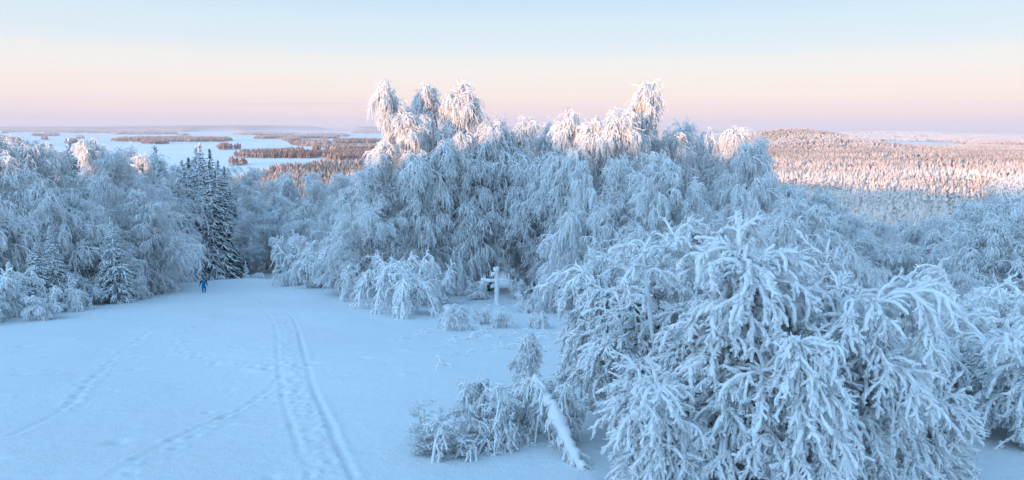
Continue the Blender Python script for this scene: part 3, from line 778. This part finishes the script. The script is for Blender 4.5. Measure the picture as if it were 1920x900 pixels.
# ------------------------------------------------------------------ foreground
def fg(px, Y, top, W, seed, lab, **kw):
    x, _, zt = at(px, top, Y); g_ = h1(x, Y); H_ = zt-g_
    o, (tp, r95, cxy) = make_rimed_bush(H_, seed, W=W, **kw)
    s = H_/tp
    o.location = (x, Y, g_); o.scale = (1, 1, s)
    tag(o, lab, 'bush', 'big rimed bushes in the right foreground'); return o
fg(1395, 17.6, 450, 1.6, 51, 'big rimed bush right behind the hooded sapling, centre of the right foreground', stems=12, spread=0.32, up=1.5, arch=1.9)
fg(1520, 16.4, 490, 2.75, 52, 'rimed bush arching over to the right in a dome, right half of the thicket', stems=20, spread=0.75, up=1.35, arch=2.3, az=(0.1, 1.0), nb=19, plumes=2700, fingers=20000, stubs=38000)
fg(1397, 15.9, 400, 0.85, 59, 'narrow hooded rimed sapling with plumes hanging like a cloak, in front of the thicket', stems=4, spread=0.08, up=2.4, arch=0.7, nb=60, plumes=1100, fingers=7500, stubs=14000, hang=0.95, rad=0.046)
fg(1262, 19.5, 408, 1.9, 53, 'rimed bush left of the hooded one, its top full of short frosted shoots', stems=16, spread=0.5, arch=1.6)
fg(1530, 20.0, 440, 1.6, 54, 'rimed bush behind the domed one, one white branch hooking over its top', spread=0.6, arch=2.0)
fg(1160, 21.5, 440, 1.5, 55, 'rimed bush at the left back of the foreground thicket', spread=0.45, arch=1.9, plumes=1700)
fg(1250, 15.6, 640, 1.5, 56, 'low rimed bush in front of the thicket at its left, reaching the bottom edge', spread=0.75, up=1.0, arch=2.3, plumes=1300, fingers=8000, stubs=15000)
fg(1480, 15.0, 585, 1.6, 57, 'low rimed bush with hanging sprays in front between the hooded and the domed bush', spread=0.6, up=1.2, arch=2.2, plumes=1500, fingers=9000, stubs=17000)
fg(1745, 16.4, 690, 1.2, 58, 'lowest rimed bush leaning out at the right end of the thicket', spread=0.8, up=1.0, arch=2.4, plumes=1200, fingers=7000, stubs=13000)

# the birch bent to the ground left of the thicket: thick snow lies along its trunks
x, Y = unproj_slope(1010, 800); g_ = h1(x, Y)
def bent(px, Y, top, W, seed, lab, **kw):
    x, _, zt = at(px, top, Y); g_ = h1(x, Y)
    o, (tp, r95, cxy) = make_rimed_bush(zt-g_, seed, W=W, name='bent_birch', **kw)
    o.location = (x, Y, g_); o.scale = (1, 1, (zt-g_)/tp); tag(o, lab, 'tree')
bent(822, 18.5, 748, 1.25, 66, 'outermost left twigs of the collapsed birch fanning onto the snow', stems=12, spread=1.6, arch=1.9, up=0.8, plumes=900, fingers=4500, stubs=6000, rad=0.021, hang=0.4)
bent(868, 18.4, 725, 2.0, 61, 'collapsed birch bowed left to the snow, twigs hanging in fans, left of the thicket', stems=18, spread=1.7, arch=1.75, up=0.8, plumes=2000, fingers=10000, stubs=13000, rad=0.021, hang=0.45)
bent(950, 19.2, 700, 1.5, 65, 'arched twigs of the collapsed birch heaped round the fork of its trunk', stems=14, spread=1.4, arch=1.8, up=0.9, plumes=1200, fingers=6000, stubs=8000, rad=0.021, hang=0.45)
bent(1050, 19.4, 700, 1.4, 62, 'birch branches bowed right behind the fallen snow covered trunk', stems=12, spread=1.4, arch=1.8, up=0.9, plumes=1000, fingers=4500, stubs=6500, rad=0.022, hang=0.45)
bent(990, 20.5, 705, 0.7, 64, 'frosted twigs crowded under the curled tip of the young tree', stems=7, spread=0.9, arch=2.0, up=1.2, plumes=350, fingers=2000, stubs=3000, rad=0.018, hang=0.4)
def log(name, pts, radii, lab, seed):
    rng = np.random.default_rng(seed); P = np.array([pts]); r = np.array([radii])
    n = 26; t0 = np.linspace(0, 1, P.shape[1]); tt = np.linspace(0, 1, n)
    Q = np.stack([np.interp(tt, t0, P[0, :, i]) for i in range(3)], 1)[None]
    for _ in range(3): Q[:, 1:-1] = (Q[:, :-2]+2*Q[:, 1:-1]+Q[:, 2:])/4
    R = np.interp(tt, t0, r[0])[None]*rng.uniform(0.6, 1.3, (1, n)); Q[:, 1:-1] += rng.normal(0, 0.035, Q[:, 1:-1].shape)
    root = empty(name, (float(Q[0, 0, 0]), float(Q[0, 0, 1]), float(Q[0, 0, 2])))
    base = Q[0, 0].copy(); Q = Q-base
    wood = TubeSet(); wood.add(Q+np.array([0, 0, -0.03]), R*0.62, 8, rng, 0.06, cap=False); wood.obj('trunk', M_inner, root)
    ts = TubeSet(); ts.add(Q+np.array([0, 0, 0.05]), R, 10, rng, 0.07)
    nf = 170
    _, _, pos, D = kids(Q, nf, 0.02, 1.0, 0.9, 0.9, -0.35, rng)
    f = grow(pos, D, rng.uniform(0.15, 0.6, nf), 4, 1.6, 0.2, rng); ts.add(f, taper(nf, 5, 0.04, 0.03), 5, rng, 0.25, cap=True)
    _, _, pos, D = kids(f, 1100, 0.1, 1.0, 1.0, 0.8, -0.1, rng)
    f2 = grow(pos, D, rng.uniform(0.06, 0.2, 1100), 3, 0.8, 0.15, rng); ts.add(f2, taper(1100, 4, 0.022, 0.02), 4, rng, 0.25, cap=True)
    ts.obj('snow_cover', M_birch_fg, root)
    return tag(root, lab, 'trunk')
def gp(px, py, up_=0.0):
    x, y = unproj_slope(px, py); return (x, y, h1(x, y)+up_)
A_ = gp(1003, 838, 2.05)
log('fallen_trunk', [A_, gp(1022, 848, 1.55), gp(1055, 862, 0.70), gp(1094, 890, -0.02)], [0.08, 0.15, 0.20, 0.12], 'thick snow covered trunk slanting down to the right beside the collapsed birch', 5)
log('fallen_trunk', [A_, gp(965, 838, 1.45), gp(925, 838, 0.8), gp(880, 836, 0.05)], [0.07, 0.10, 0.11, 0.06], 'snow covered trunk slanting down to the left among the collapsed birch twigs', 6)
# the small leader that curls over above the bent birch
x, Y = unproj_slope(985, 745); g_ = h1(x, Y)
o, tp = make_rimed_bush(2.5, 63, stems=3, W=0.55, spread=0.14, arch=1.9, up=1.8, plumes=170, fingers=900, stubs=2200, rad=0.026, hang=0.6, name='curled_sapling', nb=16, lmul=1.15)
o.location = (x, Y, g_); tag(o, 'young frosted tree whose tip curls over in a hook above the collapsed birch', 'sapling')

# thin bowed saplings and grass stems poking out of the open snow
def make_sprig(seed, n=4, L_=0.9):
    rng = np.random.default_rng(seed); a = rng.uniform(0, 6.28, n); root = empty('snowy_sprig')
    D = np.stack([np.cos(a)*0.8, np.sin(a)*0.8, rng.uniform(0.8, 1.6, n)], 1)
    s = grow(np.zeros((n, 3))-[0, 0, 0.05]+rng.normal(0, 0.05, (n, 3)), D, rng.uniform(0.6, 1.4, n)*L_, 8, rng.uniform(2.4, 4.0, n), 0.05, rng)
    ts = TubeSet(); ts.add(s, taper(n, 9, 0.022, 0.018), 5, rng, 0.2, cap=True)
    _, _, pos, D = kids(s, n*12, 0.2, 1.0, 0.9, 0.9, -0.1, rng)
    f = grow(pos, D, rng.uniform(0.08, 0.3, n*12)*L_, 3, 1.4, 0.12, rng); ts.add(f, taper(n*12, 4, 0.016, 0.012), 4, rng, 0.25, cap=True)
    ts.obj('frosted_stems', M_birch_fg, root); return root
sgs = [make_sprig(71, 5, 1.2), make_sprig(72, 7, 1.1), make_sprig(73, 4, 1.6)]
rr = random.Random(9)
spots = [(905, 622), (880, 640), (845, 648), (815, 660), (930, 640), (955, 632), (1000, 640), (1030, 628), (1060, 650), (1078, 625), (772, 640), (905, 665),
         (862, 672), (830, 690), (1040, 660), (945, 660), (1095, 640), (797, 626), (1066, 610), (975, 620)]
for i, (px, py) in enumerate(sorted(spots)):
    x, Y = unproj_slope(px, py); s = rr.uniform(0.7, 1.3)
    place(sgs[i % 3], (x, Y, h1(x, Y)), rr.uniform(0, 6.28), (s, s, s*0.85), f'thin frosted sprig arching over open snow, {ORD[i]} of these sprigs from the left', 'sprig', 'frosted sprigs in the open snow')

# for shrubs made with place(): drop helper property
for o in C.objects:
    if 'top' in o.keys(): del o['top']

# small conifer and sapling by the trail's crest
o = make_spruce(3.6, 45, 0.2, M_birch, whorls=16, per=7, sub=4); x, Y = unproj_slope(462, 520); s = 1.0
o.location = (x, Y, h1(x, Y)); tag(o, 'small white spruce standing alone at the crest behind the walker', 'spruce')
x, Y = unproj_slope(484, 520)
place(shr[1], (x, Y, h1(x, Y)), 1.0, (0.45, 0.45, 0.4), 'low frosted shrub right beside the small white spruce', 'shrub', GF)

# ------------------------------------------------------------------ snowed-up signpost
def blob_tube(pts, rad, rng, k=9, n=24, jit=0.12, rn=0.16):
    rad = [q_*1.2 for q_ in rad]; P = np.array(pts, float); t0 = np.linspace(0, 1, len(P)); tt = np.linspace(0, 1, n)
    Q = np.stack([np.interp(tt, t0, P[:, i]) for i in range(3)], 1)[None]
    R = np.interp(tt, t0, rad)[None]*rng.uniform(1-rn, 1+rn, (1, n)); R[0, 0] *= 0.5; R[0, -1] *= 0.45
    return Q, R, k, jit
rng = np.random.default_rng(81)
x, Y = unproj_slope(931, 574); g_ = h1(x, Y)
post = empty('signpost', (x, Y, g_))
def sp_part(name, pts, rad, k=9, n=22):
    ts = TubeSet(); Q, R, k, j = blob_tube(pts, rad, rng, k, n); ts.add(Q, R, k, rng, j); e = TubeSet()
    nn = 80; _, _, pos, D = kids(Q, nn, 0.0, 1.0, 0.2, 1.0, 0.1, rng)
    f = grow(pos, D, rng.uniform(0.08, 0.18, nn)*R.mean()/0.12, 2, 0.2, 0.2, rng); ts.add(f, taper(nn, 3, 0.05, 0.04), 5, rng, 0.25, cap=True)
    return ts.obj(name, M_birch_fg, post)
sp_part('post', [(0, 0, -0.3), (0.02, 0, 1.2), (-0.02, 0, 2.4), (0.0, 0, 3.25)], [0.17, 0.19, 0.18, 0.16], 10, 30)
sp_part('snow_cap', [(0.0, 0, 3.1), (-0.03, 0, 3.4), (-0.05, 0, 3.62)], [0.15, 0.27, 0.17], 10, 10)
sp_part('sign_arm', [(-1.5, 0.0, 2.48), (-0.7, 0.0, 2.36), (0, 0, 2.38)], [0.10, 0.14, 0.13])
sp_part('sign_arm', [(0, 0.05, 2.40), (0.6, 0.05, 2.42), (1.15, 0.05, 2.37)], [0.12, 0.10, 0.06])
sp_part('sign_arm', [(-0.55, -0.1, 2.95), (-0.25, -0.05, 3.0), (0, 0, 3.22)], [0.13, 0.15, 0.13])
sp_part('sign_arm', [(-0.55, -0.1, 1.82), (-0.3, -0.05, 1.84), (0, 0, 1.86)], [0.15, 0.12, 0.11])
tag(post, 'signpost buried in white rime with short arms pointing left and right, before the grove', 'signpost')

# ------------------------------------------------------------------ the walker
def flat_mat(name, col, rough=0.8):
    m, t, b = new_mat(name); n = noise(t, 18, 3); b.inputs['Roughness'].default_value = rough
    t.links.new(mixc(t, n.outputs[0], tuple(c*0.8 for c in col), tuple(min(1, c*1.2) for c in col)), b.inputs['Base Color']); return m
M_coat = flat_mat("teal_coat", (0.0, 0.17, 0.34)); M_navy = flat_mat("navy_sleeves", (0.012, 0.018, 0.07))
M_skin = flat_mat("skin", (0.5, 0.3, 0.22)); M_hair = flat_mat("brown_hair", (0.08, 0.05, 0.03)); M_boot = flat_mat("dark_boots", (0.02, 0.03, 0.05))
def skin(name, verts, edges, radii, mat, parent, sub=2, rootv=0):
    me = bpy.data.meshes.new(name); me.from_pydata(verts, edges, []); me.materials.append(mat)
    o = bpy.data.objects.new(name, me); C.objects.link(o); o.parent = parent
    md = o.modifiers.new('skin', 'SKIN'); md.use_smooth_shade = True
    if not me.skin_vertices: me.attributes.new('skin', 'FLOAT', 'POINT')
    sv = me.skin_vertices[0].data
    for i, r in enumerate(radii):
        sv[i].radius = r if isinstance(r, tuple) else (r, r); sv[i].use_root = (i == rootv)
    ss_ = o.modifiers.new('sub', 'SUBSURF'); ss_.levels = sub; ss_.render_levels = sub
    return o
# the walker is seen from behind, mid-step, arms held a little away from the body; local +Y is the walking direction
x, Y = unproj_slope(383, 552); g_ = h1(x, Y)
man = empty('person', (x, Y, g_-0.12)); man.rotation_euler = (0, 0, math.radians(8)); man.scale = (1.1, 1.1, 1.1)
bv = [(0, 0, 0.95), (0, 0.0, 1.18), (0, 0.03, 1.42), (0, 0.05, 1.52), (0, 0.07, 1.62), (0, 0.08, 1.72),
      (0.19, 0.02, 1.42), (0.30, -0.02, 1.17), (0.35, 0.06, 0.93), (0.355, 0.10, 0.84),
      (-0.19, 0.02, 1.42), (-0.31, 0.06, 1.16), (-0.40, 0.02, 0.92), (-0.41, 0.0, 0.83),
      (0.10, 0.02, 0.90), (0.12, 0.14, 0.52), (0.11, -0.10, 0.20), (0.11, 0.02, 0.10),
      (-0.10, 0.0, 0.90), (-0.11, -0.02, 0.50), (-0.10, -0.06, 0.10), (-0.10, 0.10, 0.04)]
be = [(0, 1), (1, 2), (2, 3), (3, 4), (4, 5), (2, 6), (6, 7), (7, 8), (8, 9), (2, 10), (10, 11), (11, 12), (12, 13),
      (0, 14), (14, 15), (15, 16), (16, 17), (0, 18), (18, 19), (19, 20), (20, 21)]
br = [(0.15, 0.11), (0.14, 0.10), (0.16, 0.10), 0.055, 0.085, 0.075, 0.06, 0.045, 0.035, 0.03, 0.06, 0.045, 0.035, 0.03,
      0.085, 0.06, 0.045, 0.04, 0.085, 0.06, 0.045, 0.04]
body = skin('body', bv, be, br, M_skin, man)
skin('hooded_coat', [(0, 0.01, 0.58), (0, 0.0, 0.80), (0, 0.0, 1.02), (0, 0.01, 1.24), (0, 0.03, 1.42), (0, 0.05, 1.53), (0, 0.065, 1.64), (0, 0.07, 1.74)],
     [(i, i+1) for i in range(7)], [(0.20, 0.15), (0.21, 0.16), (0.185, 0.14), (0.19, 0.14), (0.20, 0.13), (0.105, 0.10), (0.115, 0.125), (0.085, 0.09)], M_coat, man)
for sgn, pts in ((1, [(0.14, 0.02, 1.44), (0.23, 0.01, 1.36), (0.305, -0.02, 1.16), (0.35, 0.05, 0.93)]), (-1, [(-0.14, 0.02, 1.44), (-0.23, 0.02, 1.36), (-0.315, 0.06, 1.15), (-0.40, 0.02, 0.92)])):
    skin('sleeve', pts, [(0, 1), (1, 2), (2, 3)], [0.08, 0.088, 0.07, 0.055], M_navy, man)
for pts in ([(0.10, 0.02, 0.84), (0.12, 0.14, 0.52), (0.11, -0.08, 0.24)], [(-0.10, 0.0, 0.84), (-0.11, -0.02, 0.50), (-0.10, -0.06, 0.14)]):
    skin('trouser_leg', pts, [(0, 1), (1, 2)], [0.11, 0.085, 0.07], M_coat, man)
for pts in ([(0.11, -0.10, 0.24), (0.11, -0.10, 0.13), (0.11, 0.04, 0.08)], [(-0.10, -0.06, 0.16), (-0.10, -0.06, 0.05), (-0.10, 0.12, 0.03)]):
    skin('boot', pts, [(0, 1), (1, 2)], [0.06, 0.06, 0.045], M_boot, man)
for sx, bx, by, bz in ((1, 0.355, 0.10, 0.84), (-1, -0.41, 0.0, 0.83)):     # mittened hands: palm, four fingers together, thumb
    vv = [(bx, by, bz+0.05), (bx, by, bz)]; ee = [(0, 1)]; r_ = [0.034, 0.04]
    for q in range(4):
        k0 = len(vv); vv += [(bx, by-0.03+q*0.02, bz-0.05), (bx-sx*0.012, by-0.028+q*0.02, bz-0.10+abs(q-1.5)*0.008)]; ee += [(1, k0), (k0, k0+1)]; r_ += [0.013, 0.011]
    k0 = len(vv); vv += [(bx, by+0.045, bz-0.01), (bx-sx*0.01, by+0.06, bz-0.05)]; ee += [(1, k0), (k0, k0+1)]; r_ += [0.014, 0.012]
    skin('glove', vv, ee, r_, M_navy, man, 1)
# face, turned away from the camera under the hood
def ball(name, c, r, mat, parent, sc=(1, 1, 1)):
    import bmesh
    bm = bmesh.new(); bmesh.ops.create_uvsphere(bm, u_segments=12, v_segments=8, radius=r)
    for v in bm.verts: v.co = Vector((v.co.x*sc[0]+c[0], v.co.y*sc[1]+c[1], v.co.z*sc[2]+c[2]))
    me = bpy.data.meshes.new(name); bm.to_mesh(me); bm.free(); me.materials.append(mat)
    o = bpy.data.objects.new(name, me); C.objects.link(o); o.parent = parent; return o
ball('face', (0, 0.115, 1.66), 0.085, M_skin, man, (0.85, 0.9, 1.15)); ball('nose', (0, 0.20, 1.655), 0.016, M_skin, man)
for sx in (-1, 1): ball('eye', (sx*0.03, 0.178, 1.675), 0.011, M_boot, man)
tag(man, 'person in a long teal hooded coat with navy sleeves walking away through the snow', 'person')

# ------------------------------------------------------------------ valley and far forests
def far_trees(name, X, Y_, Hh, Rr, rng, mat, rings, sides, jit, lab, dome=0.0):
    n = len(X); Z = h(X, Y_)
    t = np.linspace(0, 1, rings); prof = (1-t)**0.75*(1-dome)+np.sqrt(np.maximum(0, 1-t**2.2))*dome
    a = np.arange(sides)*2*math.pi/sides
    rj = prof[None, :, None]*(1+rng.uniform(-jit, jit, (n, rings, sides)))*Rr[:, None, None]
    # alternate rings pinched in so the boughs stand out in tiers
    if rings > 4: rj *= np.where(np.arange(rings) % 2 == 0, 1.12, 0.72)[None, :, None]
    rot = rng.uniform(0, 6.28, n)[:, None, None]+a[None, None, :]
    VX = X[:, None, None]+rj*np.cos(rot); VY = Y_[:, None, None]+rj*np.sin(rot)
    zz = Hh[:, None, None]*(0.06+0.94*t[None, :, None])+rng.uniform(-0.5, 0.5, (n, rings, sides))*Hh[:, None, None]*0.5*jit/rings
    VZ = Z[:, None, None]+zz
    V = np.stack([VX, VY, VZ], -1).reshape(-1, 3)
    base = np.arange(n)[:, None, None]*(rings*sides)+np.arange(rings-1)[None, :, None]*sides
    j = np.arange(sides)[None, None, :]; j2 = (j+1) % sides
    F = np.stack([base+j, base+j2, base+sides+j2, base+sides+j], -1).reshape(-1, 4)
    return tag(mesh_obj(name, V, F, mat, smooth=False), lab, 'forest', kind='stuff')
def scatter(y0, y1, sp_, u0, u1, rng, gap=0.0):
    n = int((u1-u0)*0.5*(y1*y1-y0*y0)/(sp_*sp_)); y = np.sqrt(rng.uniform(y0*y0, y1*y1, n)); x = rng.uniform(u0, u1, n)*y
    k_ = rng.uniform(0, 1, n) > gap*np.clip((vnoise(x, y, sp_*9, 21)+vnoise(x, y, sp_*28, 22)*1.2)*2.2+0.35, 0, 1)
    return x[k_], y[k_]
rng = np.random.default_rng(91)
x, y = scatter(235, 900, 3.3, 0.12, 0.86, rng, 0.6)
clear = (np.abs(x-0.285*y) < 0.02*y) & (y > 800)
x, y = x[~clear], y[~clear]
Hh = rng.uniform(6, 17, len(x))*(1+0.5*vnoise(x, y, 60, 3))
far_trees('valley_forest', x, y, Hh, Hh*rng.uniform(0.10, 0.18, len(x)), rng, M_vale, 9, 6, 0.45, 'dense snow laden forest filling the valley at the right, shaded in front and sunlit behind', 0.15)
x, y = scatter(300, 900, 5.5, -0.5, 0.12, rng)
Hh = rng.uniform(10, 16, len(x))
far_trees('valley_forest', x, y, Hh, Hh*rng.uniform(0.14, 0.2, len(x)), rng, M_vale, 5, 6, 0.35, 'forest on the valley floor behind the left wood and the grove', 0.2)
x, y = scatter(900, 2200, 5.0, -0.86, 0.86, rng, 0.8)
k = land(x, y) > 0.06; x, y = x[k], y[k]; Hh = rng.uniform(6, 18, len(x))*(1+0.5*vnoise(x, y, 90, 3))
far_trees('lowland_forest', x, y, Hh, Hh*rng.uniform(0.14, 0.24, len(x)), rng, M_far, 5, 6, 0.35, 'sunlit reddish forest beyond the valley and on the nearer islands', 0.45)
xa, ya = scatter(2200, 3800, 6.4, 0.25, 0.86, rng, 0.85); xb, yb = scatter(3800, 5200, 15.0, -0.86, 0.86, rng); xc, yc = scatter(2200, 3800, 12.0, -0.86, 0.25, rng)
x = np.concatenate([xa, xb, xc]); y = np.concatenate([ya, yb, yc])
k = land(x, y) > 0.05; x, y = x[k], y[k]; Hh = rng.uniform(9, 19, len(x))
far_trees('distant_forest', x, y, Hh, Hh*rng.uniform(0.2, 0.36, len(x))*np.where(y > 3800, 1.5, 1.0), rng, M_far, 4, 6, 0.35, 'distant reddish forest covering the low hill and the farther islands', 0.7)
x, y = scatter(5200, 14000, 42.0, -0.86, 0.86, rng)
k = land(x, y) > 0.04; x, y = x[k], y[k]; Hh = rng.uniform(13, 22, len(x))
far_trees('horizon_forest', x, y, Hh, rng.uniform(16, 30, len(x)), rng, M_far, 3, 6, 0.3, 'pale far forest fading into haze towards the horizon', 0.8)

# the conifers one can tell apart at the near edge of the valley forest
sm_ = [make_spruce(16, 46, 0.17, M_spruce_d, 18, 7, 5), make_spruce(16, 47, 0.2, M_spruce, 16, 7, 5, 1.0), make_spruce(16, 48, 0.15, M_spruce_d, 18, 7, 4, 1.5)]
rng = np.random.default_rng(17)
k = 0
for i in range(2000):
    if k >= 260: break
    px = rng.uniform(1430, 1960); Y = rng.uniform(170, 620); u = (px-960)/1280
    x = u*Y; g_ = h1(x, Y); s = rng.uniform(0.7, 1.15)*(0.8 if Y < 200 else 1)
    place(sm_[int(rng.integers(0, 3)) if rng.random() < 0.5 else 0], (x, Y, g_), rng.uniform(0, 6.28), (s, s, s), 'snow laden conifer in the shaded forest below the right slope', 'conifer', 'conifers in the shaded forest at the right'); k += 1

# ------------------------------------------------------------------ haze
HB = (-24000, -430, LAKE_Z-6, 24000, 25900, 190)
x0, y0, z0, x1, y1, z1 = HB
hv = [(x0, y0, z0), (x1, y0, z0), (x1, y1, z0), (x0, y1, z0), (x0, y0, z1), (x1, y0, z1), (x1, y1, z1), (x0, y1, z1)]
hf = [(0, 3, 2, 1), (4, 5, 6, 7), (0, 1, 5, 4), (1, 2, 6, 5), (2, 3, 7, 6), (3, 0, 4, 7)]
m = bpy.data.materials.new("winter_haze"); m.use_nodes = True; t = m.node_tree; t.nodes.clear()
o_ = t.nodes.new('ShaderNodeOutputMaterial'); pv = t.nodes.new('ShaderNodeVolumePrincipled')
pv.inputs['Color'].default_value = (0.93, 0.92, 1.0, 1); pv.inputs['Density'].default_value = 6.5e-5; pv.inputs['Anisotropy'].default_value = 0.0
t.links.new(pv.outputs[0], o_.inputs['Volume'])
hz = mesh_obj('haze', hv, hf, m, smooth=False); tag(hz, 'thin cold haze over the lake country', 'haze', kind='stuff')
